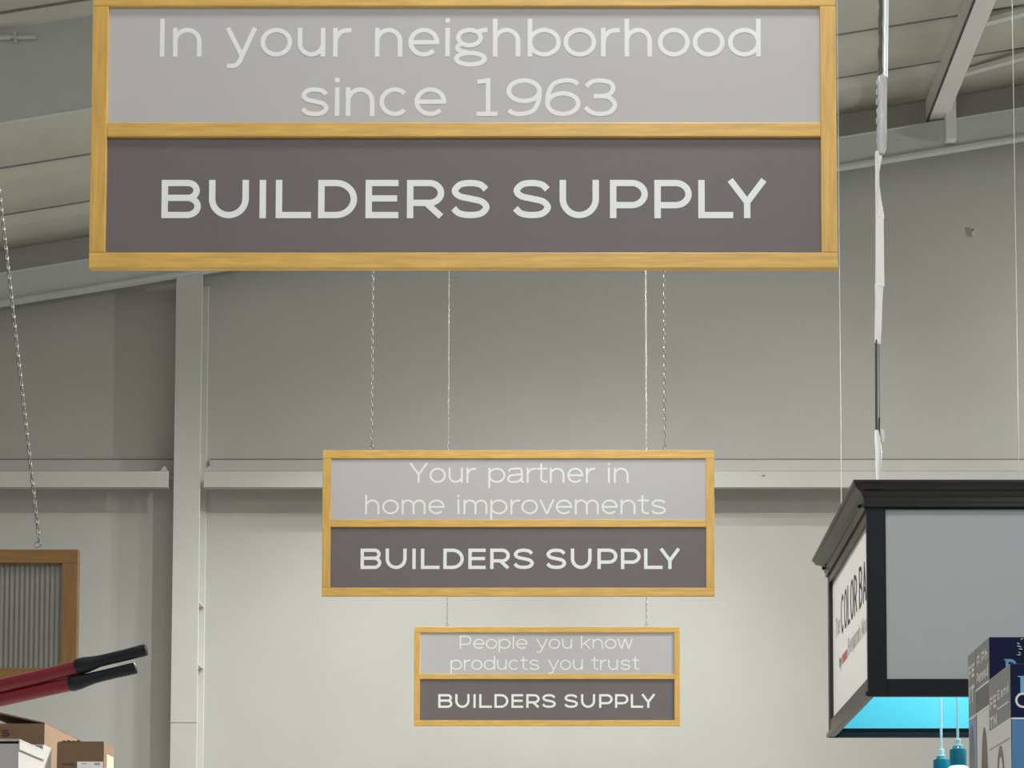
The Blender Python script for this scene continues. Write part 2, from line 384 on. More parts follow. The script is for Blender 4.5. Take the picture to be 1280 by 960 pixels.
# ceiling: insulation facing drawn tight between skewed seams, sagging a little in between
def seam(a, b):                               # line on the roof through two sight lines -> y at x
    A, B = on_roof(*a), on_roof(*b)
    k = (B.y - A.y) / (B.x - A.x)
    return lambda x: A.y + k * (x - A.x)
seams = [lambda x: YW + 0.05, seam((56, 259.5), (1107, 87)), seam((56, 200.5), (1107, 33))]
d = 1.15
for i in range(14):
    seams.append(lambda x, i=i: seams[2](x) - d * (i + 1) - 0.0 * x)
mb = MB(); NX = 60
# (distance from the far seam, or from the near seam when negative, drop)
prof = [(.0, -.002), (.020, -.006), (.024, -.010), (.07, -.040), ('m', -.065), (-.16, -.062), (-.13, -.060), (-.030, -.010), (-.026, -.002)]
rows = []
for i in range(len(seams) - 1):
    for t, dz in prof: rows.append((i, t, dz))
rows.append((len(seams) - 2, 'e', -.002))
vs_ = []
for i, t, dz in rows:
    for k in range(NX + 1):
        x = XL + (XR - XL) * k / NX
        ya, yb = seams[i](x), seams[i + 1](x); L = max(.3, ya - yb)
        y = ya - L * .5 if t == 'm' else (ya - L if t == 'e' else (ya - t if t >= 0 else ya - L - t))
        vs_.append((x, min(y, YW + .05), roof_z(x) + dz))
fs = [(r * (NX + 1) + k, r * (NX + 1) + k + 1, (r + 1) * (NX + 1) + k + 1, (r + 1) * (NX + 1) + k) for r in range(len(rows) - 1) for k in range(NX)]
mb.add(vs_, fs)
mb.mi = [1 if rows[f[0] // (NX + 1)][1] in (.0, -.026) else 0 for f in fs]      # shadow lines along the seams, painted as dark stripes
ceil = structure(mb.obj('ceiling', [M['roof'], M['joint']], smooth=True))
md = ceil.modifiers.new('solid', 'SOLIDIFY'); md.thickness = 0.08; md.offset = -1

# end-wall rafter: I beam with a flange along its foot
YR = YW - 0.30
rb0, rt0 = at(735, 262, YR).z, at(735, 221.5, YR).z
def rbz(x): return rb0 + SL * x
def rtz(x): return rt0 + SL * x
mb = MB()
def sloped(mb, x0, x1, zf, za, zb, ya, yb):
    mb.prism([(x0, ya, zf(x0) + za), (x1, ya, zf(x1) + za), (x1, yb, zf(x1) + za), (x0, yb, zf(x0) + za)],
             [(x0, ya, zf(x0) + zb), (x1, ya, zf(x1) + zb), (x1, yb, zf(x1) + zb), (x0, yb, zf(x0) + zb)])
H_R = rt0 - rb0
sloped(mb, XL, XR, rbz, .03, H_R - .0, YR + .02, YR + .045)      # web
sloped(mb, XL, XR, rbz, 0, .035, YR - .02, YR + .06)               # bottom flange
sloped(mb, XL, XR, rbz, H_R - .012, H_R, YR + .0, YR + .27)       # top flange
structure(mb.obj('trim_1', M['rafter'], bevel=.003), 'sloping end wall rafter under the roof')

# nearer frame rafter seen at the upper left
bt = on_roof(56, 20); bbz = at(56, 145, bt.y).z
hgt = bt.z - bbz
def nbz(x): return bbz + SL * (x - bt.x)
mb = MB()
sloped(mb, XL, XR, nbz, .02, hgt + .05, bt.y, bt.y + .02)
sloped(mb, XL, XR, nbz, 0, .02, bt.y - .003, bt.y + .03)
near = structure(mb.obj('trim_2', M['rafter'], bevel=.003), 'deep grey rafter web at upper left')
mb = MB(); a = at(0, 46, bt.y); 
mb.tube([at(-30, 47, bt.y - .03), at(13, 46, bt.y - .03)], .024, 12); mb.tube([at(13, 46, bt.y - .03), at(22, 46, bt.y - .03)], .014, 10); mb.tube([at(22, 46.5, bt.y - .03), at(45, 46, bt.y - .03)], .018, 12)
mb.tube([at(18, 40, bt.y - .03), at(20, 52, bt.y - .03)], .012, 8)
mb.box(at(-5, 43, bt.y - .03), at(-2, 50, bt.y + .01)); mb.box(at(35, 43, bt.y - .03), at(37, 50, bt.y + .01))
structure(mb.obj('trim_3', M['rafter'], smooth=True), 'short pipe run clipped to the upper left rafter')
mb = MB(); p = at(63, 15.5, bt.y - .02)
mb.prism([at(63, 16.5, bt.y - .03), at(79, 14.3, bt.y - .03), at(79, 13.2, bt.y - .03), at(63, 15, bt.y - .03)], [at(63, 16.5, bt.y), at(79, 14.3, bt.y), at(79, 13.2, bt.y), at(63, 15, bt.y)]); structure(mb.obj('trim_4', M['cable']))

# column: front flange, web, rear flange, gussets, splice
YC = YW - 0.28
cl, cr = at(216.5, 640, YC).x, at(249.5, 640, YC).x
ctop = rbz((cl + cr) / 2)
xm = (cl + cr) / 2
col_e = bpy.data.objects.new('trim_5', None); C.objects.link(col_e); col_e.location = (xm, YC, 0); structure(col_e, 'white steel column against the back wall')
mb = MB()
zt = lambda x: rbz(x) - 0.002
lean = 0.0
mb.prism([(cl, YC, 0), (cr, YC, 0), (cr, YC + .018, 0), (cl, YC + .018, 0)], [(cl, YC, zt(cl)), (cr, YC, zt(cr)), (cr, YC + .018, zt(cr)), (cl, YC + .018, zt(cl))])
structure(mb.obj('front_flange', M['steel'], col_e, (xm, YC, 0), bevel=.002))
mb = MB(); mb.box((xm - .008, YC + .018, 0), (xm + .008, YW - .02, zt(cl))); structure(mb.obj('web', M['steel'], col_e, (xm, YC, 0)))
mb = MB(); mb.box((cl, YW - .02, 0), (cr + .002, YW, zt(cl) + .02)); structure(mb.obj('rear_flange', M['steel'], col_e, (xm, YC, 0)))
for py in (752, 830):
    z = at(249, py, YC).z
    mb = MB(); mb.prism([(xm, YC + .02, z), (cr - .002, YC + .02, z), (cr - .002, YW - .02, z), (xm, YW - .02, z)], [(xm, YC + .02, z + .012), (cr - .002, YC + .02, z + .012), (cr - .002, YW - .02, z + .012), (xm, YW - .02, z + .012)])
    structure(mb.obj('stiffener', M['steel'], col_e, (xm, YC, 0)))
mb = MB(); z = at(230, 902, YC).z
mb.box((cl - .002, YC - .006, z - .008), (cr + .002, YC, z + .008)); structure(mb.obj('splice_seam', M['steel'], col_e, (xm, YC, 0), bevel=.003))

# girts: channel with a hanging front lip, bracket clips at the column
GP = 0.29
def girt(name, x0, x1, label):
    e = bpy.data.objects.new(name, None); C.objects.link(e); e.location = (x0, YW, at(735, 600, YW).z); structure(e, label)
    z1 = at(735, 588.5, YW - GP).z; z0 = at(735, 610, YW - GP).z
    mb = MB(); mb.box((x0, YW - GP, z0), (x1, YW - GP + .008, z1))
    mb.box((x0, YW - GP, z1 - .006), (x1, YW, z1)); mb.box((x0, YW - GP, z0), (x1, YW - GP + .03, z0 + .008))
    structure(mb.obj('channel', M['steel'], e, e.location, bevel=.002))
    zt_ = at(735, 576, YW).z
    mb = MB(); mb.box((x0, YW - .03, z1 + .002), (x1, YW - .002, zt_)); structure(mb.obj('back_strip', M['steel'], e, e.location, bevel=.002))
    mb = MB(); mb.box((x0, YW - .012, zt_), (x1, YW - .001, zt_ + .018)); structure(mb.obj('joint', M['joint'], e, e.location))
    return e, z1
xl_end = at(210.5, 600, YW - GP).x; xr_end = at(254.5, 600, YW - GP).x
e1, gz = girt('trim_6', XL, xl_end, 'white wall girt left of the column')
e2, gz = girt('trim_7', xr_end, XR, 'white wall girt right of the column')
for e, xa, sg in ((e1, xl_end - .05, 1), (e2, xr_end + .05, 1)):
    mb = MB(); mb.prism([(xa - .05, YW - GP + .02, gz), (xa + .05, YW - GP + .02, gz), (xa, YW - GP + .02, gz + .06)], [(xa - .05, YW - GP + .03, gz), (xa + .05, YW - GP + .03, gz), (xa, YW - GP + .03, gz + .06)])
    structure(mb.obj('clip', M['steel'], e, e.location))
mb = MB(); c_ = at(955, 594, YW - GP - .005)
mb.tube([c_, c_ + Vector((0, .02, 0))], .012, 8); mb.box(c_ + Vector((-.03, 0, -.006)), c_ + Vector((.03, .01, .002)))
structure(mb.obj('clip', M['rafter'], e2, e2.location))
# little dark fitting high on the wall
mb = MB(); c_ = at(1216, 286, YW - .02); mb.tube([c_, c_ + Vector((0, .02, 0))], .02, 10); mb.box(c_ + Vector((-.012, 0, -.08)), c_ + Vector((.012, .015, 0)))
structure(mb.obj('trim_8', M['rafter']))

# purlin running from the end-wall rafter toward the viewer, with two cross straps and a post
pa = at(1173, 146, YR - .02); 
pz = pa.z
pw = .105
mb = MB()
y_near = 6.0
mb.box((pa.x - pw, y_near, pz + .0), (pa.x - pw + .02, YR + .12, pz + .26)); mb.box((pa.x - pw, y_near, pz), (pa.x + pw, YR + .12, pz + .03))
structure(mb.obj('trim_9', M['white_steel'], bevel=.004), 'pale purlin running out from the end wall rafter at right')
mb = MB(); q = at(1189, 150, YR - .10)
mb.box((q.x - .055, YR - .10, at(1189, 174, YR - .10).z), (q.x + .055, YR - .02, at(1189, 118, YR - .10).z))
structure(mb.obj('trim_10', M['white_steel'], bevel=.006), 'short post on the end wall rafter below the purlin')
for i, (a, b) in enumerate((((1197, 94), (1280, 71)), ((1222, 31), (1280, 16)))):
    A, B = on_roof(*a, -.10), on_roof(*b, -.10)
    dv = (B - A); A2 = A - dv * .12; B2 = B + dv * 4
    mb = MB(); t = .035
    mb.prism([A2 + Vector((0, -t, -.02)), B2 + Vector((0, -t, -.02)), B2 + Vector((0, t, -.02)), A2 + Vector((0, t, -.02))],
             [A2 + Vector((0, -t, .03)), B2 + Vector((0, -t, .03)), B2 + Vector((0, t, .03)), A2 + Vector((0, t, .03))])
    structure(mb.obj('trim_%d' % (11 + i), M['white_steel']), ('lower', 'upper')[i] + ' pale strap under the roof at right')

# ================================================================== CHAINS
def link_chain(mb, a, b, length=.034, width=.021, wire=.0028, mi=0):
    a, b = Vector(a), Vector(b); L = (b - a).length; t = (b - a) / L
    pitch = length - 2 * wire; n = max(1, int(L / pitch))
    u = t.cross(Vector((0, 1, 0))); u = u.normalized() if u.length > .1 else Vector((1, 0, 0)); w = t.cross(u).normalized()
    for i in range(n):
        c = a + t * (i + .5) * L / n
        ang = (PI / 4) + (PI / 2 if i % 2 else 0); sd = u * math.cos(ang) + w * math.sin(ang)
        nrm = t.cross(sd)
        ring = []
        for k in range(12):
            an = 2 * PI * k / 12
            px_ = math.cos(an) * (width / 2 - wire); pz_ = math.sin(an) * (length / 2 - wire)
            pz_ = max(-1, min(1, pz_ / (length / 2 - wire) * 1.0)) * (length / 2 - wire)
            cen = c + sd * px_ + t * pz_
            out = (sd * math.cos(an) + t * math.sin(an)).normalized()
            ring.append([cen + out * wire * math.cos(2 * PI * j / 5) + nrm * wire * math.sin(2 * PI * j / 5) for j in range(5)])
        vs_ = [v for r in ring for v in r]
        mb.add(vs_, [(k * 5 + j, k * 5 + (j + 1) % 5, ((k + 1) % 12) * 5 + (j + 1) % 5, ((k + 1) % 12) * 5 + j) for k in range(12) for j in range(5)], mi)
def hook(mb, p):                               # screw eye and S hook on the rail
    p = Vector(p)
    mb.tube([p + Vector((0, 0, -.02)), p + Vector((0, 0, .012))], .003, 8)
    mb.tube([p + Vector((.012 * math.cos(k * PI / 6), 0, .022 + .012 * math.sin(k * PI / 6))) for k in range(13)], .003, 6, cap=False)
    mb.tube([p + Vector((0, .012 * math.sin(k * PI / 6) * (1 if k < 6 else -1), .028 + .045 * k / 12)) for k in range(13)], .003, 6)

# ================================================================== THE THREE HANGING SIGNS
SW, SH = 2.44, 0.911
def hanging_sign(pl, pr, ptop, pbot, label, lines, thin_stroke, chains):
    # depth from the known width of the sign
    lo, hi = 2.0, 30.0
    for _ in range(60):
        Y = (lo + hi) / 2
        if at(pr, (ptop + pbot) / 2, Y).x - at(pl, (ptop + pbot) / 2, Y).x < SW: lo = Y
        else: hi = Y
    O = at((pl + pr) / 2, pbot, Y); zt_ = at((pl + pr) / 2, ptop, Y).z
    k = (zt_ - O.z)                         # height
    e = thing('hanging_sign', label, 'sign', (O.x, Y, O.z), 'hanging store signs')
    ppm = (pr - pl) / SW
    R = .0525; T = .022; hw = SW / 2
    def part(name, x0, x1, z0, z1, y0, y1, m, bev=.0025):
        mb = MB(); mb.box((x0 + O.x, y0 + Y, z0 + O.z), (x1 + O.x, y1 + Y, z1 + O.z))
        cx = ((x0 + x1) / 2 + O.x, Y, (z0 + z1) / 2 + O.z)
        o = mb.obj(name, m, e, cx, bevel=bev)
        return o
    part('top_rail', -hw, hw, k - R, k, 0, T, M['wood_h'])
    part('bottom_rail', -hw, hw, 0, R, 0, T, M['wood_h'])
    part('side_rail', -hw, -hw + R, R, k - R, 0, T, M['wood_v']); part('side_rail', hw - R, hw, R, k - R, 0, T, M['wood_v'])
    zm = k * .497; r2 = .0235
    part('middle_rail', -hw + R, hw - R, zm - r2, zm + r2, 0, T, M['wood_h'])
    pu = part('slogan_panel', -hw + R, hw - R, zm + r2, k - R, .010, .018, M['light_panel'], 0)
    pd = part('name_panel', -hw + R, hw - R, R, zm - r2, .010, .018, M['dark_panel'], 0)
    ylet = Y + .0096
    fn = lambda x, z: Vector((x, ylet, z))
    for (spans, x0, x1, base, cap) in lines[:-1]:
        A, B = at(x0, base, Y), at(x1, base, Y)
        mb = text_mesh(spans, A.x, B.x, A.z, at(x0, base - cap, Y).z - A.z, thin_stroke, fn)
        o = mb.obj('lettering', M['letter_thin'], None); o.parent = pu; o.location = -(Vector(pu.location) + Vector(e.location))
    spans, x0, x1, base, cap = lines[-1]
    A, B = at(x0, base, Y), at(x1, base, Y)
    mb = text_mesh(spans, A.x, B.x, A.z, at(x0, base - cap, Y).z - A.z, .165, fn)
    o = mb.obj('lettering', M['letter'], None); o.parent = pd; o.location = -(Vector(pd.location) + Vector(e.location))
    for cx in chains:
        p = at(cx, ptop, Y + T / 2); p.z = O.z + k
        mb = MB(); hook(mb, p)
        top = Vector((p.x + random.uniform(-.01, .01), p.y, roof_z(p.x) - .03))
        link_chain(mb, p + Vector((0, 0, .066)), top)
        mb.obj('chain', M['chain'], e, p, smooth=True)
    return e
hanging_sign(112.7, 1045.2, -12, 335, 'largest hanging sign, wood framed, reading In your neighborhood since 1963', [
    (norm(_l1), 198.7, 951.4, 68.7, 47.5), (norm(_l2), 374.7, 771.6, 143.2, 47.5), (BS, 200.6, 960, 271, 48)], .118, (232, 918))
hanging_sign(402.5, 893, 562.5, 745, 'middle hanging sign, wood framed, reading Your partner in home improvements', [
    (layout('Your partner in'), 511, 785.8, 603, 25), (layout('home improvements'), 456, 832.8, 642.3, 24.4), (BS, 450.3, 851, 710.8, 25.6)], .098, (464.5, 831))
hanging_sign(517.5, 850, 783.5, 907.3, 'smallest hanging sign, wood framed, reading People you know products you trust', [
    (layout('People you know'), 574.6, 791.2, 810.8, 16.6), (layout('products you trust'), 562.8, 799.4, 837.2, 17), (BS, 547.6, 819.6, 884.6, 17.2)], .098, (559, 808))

# ================================================================== LEFT SIGN WITH CORRUGATED SHEET
Y4 = 6.2
r_, t_ = at(97.5, 690, Y4).x, at(60, 686.5, Y4).z
b_ = at(60, 852, Y4).z; l_ = r_ - 1.6
R = .055
e = thing('hanging_sign', 'brown framed hanging sign with corrugated metal sheet at left', 'sign', ((l_ + r_) / 2, Y4, b_), 'hanging store signs')
def fpart(name, a, b, m, bev=.003):
    mb = MB(); mb.box(a, b); c_ = tuple((a[i] + b[i]) / 2 for i in range(3)); return mb.obj(name, m, e, c_, bevel=bev)
Rs = .062
fpart('top_rail', (l_, Y4, t_ - R), (r_, Y4 + .03, t_), M['wood_dark_h']); fpart('bottom_rail', (l_, Y4, b_), (r_, Y4 + .03, b_ + R), M['wood_dark_h'])
fpart('side_rail', (l_, Y4, b_ + R), (l_ + Rs, Y4 + .03, t_ - R), M['wood_dark_v']); fpart('side_rail', (r_ - Rs, Y4, b_ + R), (r_, Y4 + .03, t_ - R), M['wood_dark_v'])
mb = MB(); n = int((r_ - l_ - 2 * Rs) / .0025); pitch = .0198
vs_ = []
for k in range(n + 1):
    x = l_ + Rs + (r_ - l_ - 2 * Rs) * k / n
    y = Y4 + .018 + .0024 * math.cos(2 * PI * (x - r_) / pitch)
    vs_ += [(x, y, b_ + R), (x, y, t_ - R), (x, y + .001, b_ + R), (x, y + .001, t_ - R)]
mb.add(vs_, [(k * 4, k * 4 + 4, k * 4 + 5, k * 4 + 1) for k in range(n)] + [(k * 4 + 2, k * 4 + 3, k * 4 + 7, k * 4 + 6) for k in range(n)])
mb.obj('corrugated_sheet', M['corr'], e, ((l_ + r_) / 2, Y4, (b_ + t_) / 2), smooth=True)
for side in (0, 1):
    p = at(47.5, 686.5, Y4 + .012); p.z = t_
    if side: p.x = l_ + (r_ - p.x)
    mb = MB(); hook(mb, p)
    q = at(1, 275, Y4 + .012); dirv = (q - p); dirv.x *= (1 if side == 0 else -1)
    sfrac = (roof_z(p.x + dirv.x * 3) - .05 - p.z) / dirv.z
    link_chain(mb, p + Vector((0, 0, .066)), p + dirv * sfrac, .027, .019, .0036)
    mb.obj('chain', M['chain'], e, p, smooth=True)

# ================================================================== COLOR BAR BOX
YB = 7.2; DB = 1.2
c0 = at(1085.5, 870, YB); x0 = c0.x; zb = c0.z; ztop = at(1085, 622, YB).z
x1 = x0 + 2.6; yb2 = YB + DB
e = thing('canopy_sign', 'large black framed box sign with grey front and turquoise inside at right', 'sign', ((x0 + x1) / 2, YB + DB / 2, zb))
def bpart(name, boxes, m, bev=.002, org=None):
    mb = MB()
    for a, b in boxes: mb.box(a, b)
    return mb.obj(name, m, e, org or ((x0 + x1) / 2, YB, zb), bevel=bev)
fw = at(1107.5, 700, YB).x - x0; z_pt = at(1107, 636, YB).z; z_pb = at(1107, 848.5, YB).z
bpart('front_frame', [((x0, YB, zb), (x0 + fw, YB + .03, ztop)), ((x1 - fw, YB, zb), (x1, YB + .03, ztop)), ((x0 + fw, YB, zb), (x1 - fw, YB + .03, z_pb)), ((x0 + fw, YB, z_pt), (x1 - fw, YB + .03, ztop))], M['black'])
bpart('front_panel', [((x0 + fw, YB + .012, z_pb), (x1 - fw, YB + .022, z_pt))], M['board_grey'], 0)
mb = MB(); mb.box((x0 + .03, YB + .031, zb + .02), (x1 - .03, YB + .04, ztop - .02)); mb.box((x0 + .03, yb2 - .04, zb + .045), (x1 - .03, yb2 - .031, ztop - .02))
mb.box((x0 + .03, YB + .04, ztop - .03), (x1 - .03, yb2 - .04, ztop - .02)); mb.box((x1 - .04, YB + .04, zb + .02), (x1 - .03, yb2 - .04, ztop - .03)); mb.box((x0 + .031, YB + .04, zb + .02), (x0 + .036, yb2 - .04, ztop - .03))
mb.obj('inner_lining', M['cyan'], e, ((x0 + x1) / 2, YB, zb))
hb = .115
bpart('back_frame', [((x0, yb2 - .03, zb), (x1, yb2, zb + .022)), ((x0, yb2 - .022, zb + .022), (x1, yb2, zb + .12)), ((x0, yb2 - .03, zb), (x0 + .05, yb2, ztop)), ((x1 - .05, yb2 - .03, zb), (x1, yb2, ztop)), ((x0, yb2 - .03, ztop - .08), (x1, yb2, ztop))], M['black'])
# side frame and white board
bpart('side_frame', [((x0, YB + .03, zb), (x0 + .03, yb2 - .03, zb + .085)), ((x0 - .012, YB + .0, zb + .0), (x0 + .0, yb2, zb + .022)), ((x0, YB + .03, ztop - .10), (x0 + .03, yb2 - .03, ztop)), ((x0 - .012, YB, ztop - .055), (x0, yb2, ztop - .03)), ((x0 - .002, yb2 - .06, zb + .02), (x0 + .03, yb2 - .03, ztop))], M['blackrail'])
sb = bpart('side_board', [((x0 + .018, YB + .03, zb + .085), (x0 + .03, yb2 - .06, ztop - .10))], M['board_white'], 0)
def side_text(name, spans, ya, yb_, base, cap, stroke, m):
    fn = lambda u, z: Vector((x0 + .0172, -u, z))
    mb = text_mesh(spans, -ya, -yb_, base, cap, stroke, fn, None, Vector((1, 0, 0)))
    o = mb.obj(name, m, None); o.parent = sb; o.location = -(Vector(sb.location) + Vector(e.location)); return o
zl = EYE.z + 1.815
w2 = dict(WID)
side_text('lettering', layout('COLOR BAR', {**w2, ' ': .5}), 8.07, 7.225, zl, .20, .11, M['ink'])
side_text('lettering', layout('The'), 8.24, 8.10, zl + .02, .10, .10, M['ink_grey'])
side_text('lettering', layout('Benjamin Moore'), 7.86, 7.225, zl - .15, .085, .12, M['ink_grey'])
mb = MB(); mb.box((x0 + .0168, 7.88, zl - .155), (x0 + .0175, 8.04, zl - .11)); o = mb.obj('logo_mark', M['ink_red'], None); o.parent = sb; o.location = -(Vector(sb.location) + Vector(e.location))
side_text('lettering', layout('by'), 8.13, 8.06, zl - .155, .055, .16, M['ink'])
# crown moulding
prof_c = [(0, -.045), (.010, -.045), (.010, -.030), (.016, -.024), (.016, -.004), (.022, 0), (.026, .010), (.036, .018), (.050, .024), (.060, .034), (.064, .046), (.072, .050), (.072, .060), (0, .060)]
mb = MB(); zc = ztop
vs_ = []
for ou, z in prof_c:
    vs_ += [(x0 - ou, YB - ou, zc + z), (x1 + ou, YB - ou, zc + z), (x1 + ou, yb2 + ou, zc + z), (x0 - ou, yb2 + ou, zc + z)]
n = len(prof_c)
mb.add(vs_, [(i * 4 + k, i * 4 + (k + 1) % 4, (i + 1) * 4 + (k + 1) % 4, (i + 1) * 4 + k) for i in range(n - 1) for k in range(4)] + [(n * 4 - 4, n * 4 - 3, n * 4 - 2, n * 4 - 1)])
mb.obj('crown_moulding', M['blackrail'], e, ((x0 + x1) / 2, YB, zb))
for (px_, py_, yy) in ((1079, 632.5, YB + .05), (1034, 710, yb2 - .03)):
    p = at(px_, py_, yy); mb = MB()
    mb.tube([Vector((x0 + .002, yy, p.z)), Vector((x0 - .022, yy, p.z))], [.004, .004], 8); mb.tube([Vector((x0 - .018, yy, p.z)), Vector((x0 - .028, yy, p.z - .002)), Vector((x0 - .034, yy, p.z - .004))], [.008, .010, .004], 10)
    mb.obj('peg', M['black'], e, (x0, yy, p.z), smooth=True)
ld = bpy.data.lights.new('canopy_strip_light', 'AREA'); ld.shape = 'RECTANGLE'; ld.size = 2.2; ld.size_y = .8; ld.energy = 30; ld.color = (.85, .97, 1)
lo_ = bpy.data.objects.new('canopy_strip_light', ld); C.objects.link(lo_); lo_.location = ((x0 + x1) / 2, YB + DB / 2, ztop - .06)

# thin wires down to the box's rear corners
for i, (px_, py_, yy) in enumerate(((1051, 560, yb2 - .02), (1273, 560, yb2 - .02))):
    b_w = at(px_, py_, yy); b_w.z = zc + .06
    t_w = Vector((b_w.x, b_w.y, roof_z(b_w.x) - .05))
    mb = MB(); mb.tube([b_w, t_w], .0022, 6)
    tag(mb.obj('hanging_wire', M['wire'], None, b_w), ('thin wire hanging just left of the wrapped conduit', 'thin wire hanging beside the right edge of the picture')[i], 'wire', 'thin hanging wires')

# wrapped conduit hanging over the box
YK = YB + .45
def kp(px_, py_): return at(px_, py_, YK)
base = kp(1099.5, 592); base.z = zc + .06
e2_ = thing('wrapped_conduit', 'thin hanging conduit wrapped in white tape and grey sleeve above the black box sign', 'conduit', base)
mb = MB(); mb.tube([kp(1106, 98), kp(1107, 0), kp(1107.5, -320)], .0155, 16); mb.obj('tube', M['tube'], e2_, base, smooth=True)
mb = MB()
mb.tube([kp(1100.5 + .5 * math.sin(k * 1.3), 96 - k * 8) for k in range(50)], [.0105 + .0015 * math.sin(k * 2.1) for k in range(50)], 8); mb.obj('dark_cord', M['dark_wrap'], e2_, base, smooth=True)
mb = MB()
mb.tube([kp(1103, 94), kp(1103, 97), kp(1102.8, 130), kp(1102.6, 165), kp(1102, 186), kp(1102, 193)], [(.015, .012), (.023, .018), (.023, .018), (.024, .018), (.023, .016), (.012, .012)], 16)
for k in range(7):
    mb.tube([kp(1097 + random.uniform(-.6, .6), 100 + k * 12), kp(1096.5 + random.uniform(-.9, .6), 107 + k * 12)], [.006, .004], 6)
mb.obj('grey_sleeve', M['tape_grey'], e2_, base, smooth=True)
mb = MB()       # twisted white tape: flat strip turning about the line
def strip(mb, spec):
    vs_ = []
    for (cx, py_, hw_, ang) in spec:
        p = kp(cx, py_); dv = Vector((math.cos(ang), math.sin(ang), 0)) * hw_; nv = Vector((-math.sin(ang), math.cos(ang), 0)) * .0025
        vs_ += [p - dv - nv, p + dv - nv, p + dv + nv, p - dv + nv]
    m_ = len(spec)
    mb.add(vs_, [(i * 4 + k, (i + 1) * 4 + k, (i + 1) * 4 + (k + 1) % 4, i * 4 + (k + 1) % 4) for i in range(m_ - 1) for k in range(4)] + [(3, 2, 1, 0), (m_ * 4 - 4, m_ * 4 - 3, m_ * 4 - 2, m_ * 4 - 1)])
strip(mb, [(1099.5, 189, .017, .2), (1099.0, 200, .012, .5), (1097.6, 216, .007, .9), (1098.0, 232, .008, 1.0), (1099.4, 252, .013, .6), (1101, 272, .019, .3)])
strip(mb, [(1099.5, 268, .020, .25), (1099.8, 300, .020, .2), (1100.2, 340, .020, .2), (1100.4, 358, .021, .15)])
strip(mb, [(1098.8, 356, .022, .2), (1098.4, 380, .018, .3), (1098.0, 410, .016, .3), (1097.5, 430, .013, .3)])
mb.tube([kp(1095, 190), kp(1095.5, 260), kp(1095.3, 340), kp(1094.5, 428)], .005, 8)
mb.obj('white_tape', M['tape'], e2_, base, smooth=False)
mb = MB(); mb.tube([kp(1095.2, 425), kp(1095.6, 545)], .0065, 10); mb.tube([kp(1098.8, 428), kp(1099.5, 545)], .0018, 6); mb.tube([kp(1099.3, 522), kp(1098.8, 542)], .0045, 8)
mb.obj('dark_cable', M['cable'], e2_, base, smooth=True)
mb = MB(); mb.tube([kp(1096, 538), kp(1096.5, 550), kp(1098.5, 566), kp(1098, 580), base], [.010, .013, .016, .015, .011], 12)
strip(mb, [(1102.5, 537, .010, .2), (1104, 545, .009, .3), (1103.6, 553, .004, .3)])
mb.obj('film_wrap', M['film'], e2_, base, smooth=True)

# ================================================================== PAINT-CAN PENDANTS
def pendant(px_, pyc, yy, label):
    top = at(px_, pyc, yy); k = 1 / 7.8 * yy / 1000 * 3.9
    u = (at(px_ + 1, pyc, yy).x - top.x)
    hz = at(px_, pyc - 1, yy).z - top.z
    e_ = thing('pendant_lamp', label, 'lamp', (top.x, yy, top.z - 30 * hz), 'teal pendant lamps')
    T0 = (top.x, yy, top.z)
    mb = MB(); mb.tube([Vector(T0), Vector((top.x, yy, ztop - .035))], 1.6 * u, 10); mb.obj('cord', M['cord'], e_, T0, smooth=True)
    mb = MB(); mb.lathe([(1.5 * u, 1.0 * hz), (3.6 * u, 0), (3.9 * u, -2 * hz), (3.3 * u, -4 * hz), (3.5 * u, -7 * hz), (5 * u, -8 * hz)], T0, 24); mb.obj('cord_grip', M['cord'], e_, T0, smooth=True)
    mb = MB(); mb.lathe([(6.8 * u, -8.2 * hz), (7.0 * u, -9 * hz), (6.6 * u, -9.6 * hz), (7.0 * u, -12.5 * hz)], T0, 32); mb.obj('cap', M['nickel'], e_, T0, smooth=True)
    mb = MB(); mb.lathe([(6.5 * u, -12.4 * hz), (10.0 * u, -12.9 * hz), (10.3 * u, -13.4 * hz), (10.3 * u, -33.5 * hz), (9.9 * u, -33.5 * hz)], T0, 40); mb.obj('socket_cover', M['teal'], e_, T0, smooth=True)
    mb = MB(); mb.lathe([(9.5 * u, -33.6 * hz), (12.5 * u, -36 * hz), (19 * u, -45 * hz), (21 * u, -60 * hz), (20.5 * u, -60 * hz), (18 * u, -45 * hz), (9 * u, -35 * hz)], T0, 40); mb.obj('lamp_shade', M['shade'], e_, T0, smooth=True)
pendant(1176.7, 937, YB + .62, 'left teal pendant lamp on a white cord below the black box sign')
pendant(1197.2, 924, YB + .40, 'higher teal pendant lamp on a white cord beside the blue cartons')

# ================================================================== SHELVES that carry the stock (below the frame)
def shelf_unit(x0, x1, y0, y1, z, label):
    e_ = thing('shelving_unit', label, 'shelf', ((x0 + x1) / 2, (y0 + y1) / 2, 0))
    org = e_.location
    for zz in (.15, .75, 1.35, z):
        mb = MB(); mb.box((x0, y0, zz - .04), (x1, y1, zz)); mb.obj('shelf_board', M['shelf'], e_, org, bevel=.004)
    for xx in (x0, x1 - .04):
        for yy in (y0, y1 - .04):
            mb = MB(); mb.box((xx, yy, 0), (xx + .04, yy + .04, z - .04)); mb.obj('upright', M['shelf'], e_, org)
ZS = 1.93
shelf_unit(-3.4, -.98, 2.6, 4.9, ZS, 'grey steel shelving unit under the cardboard boxes')

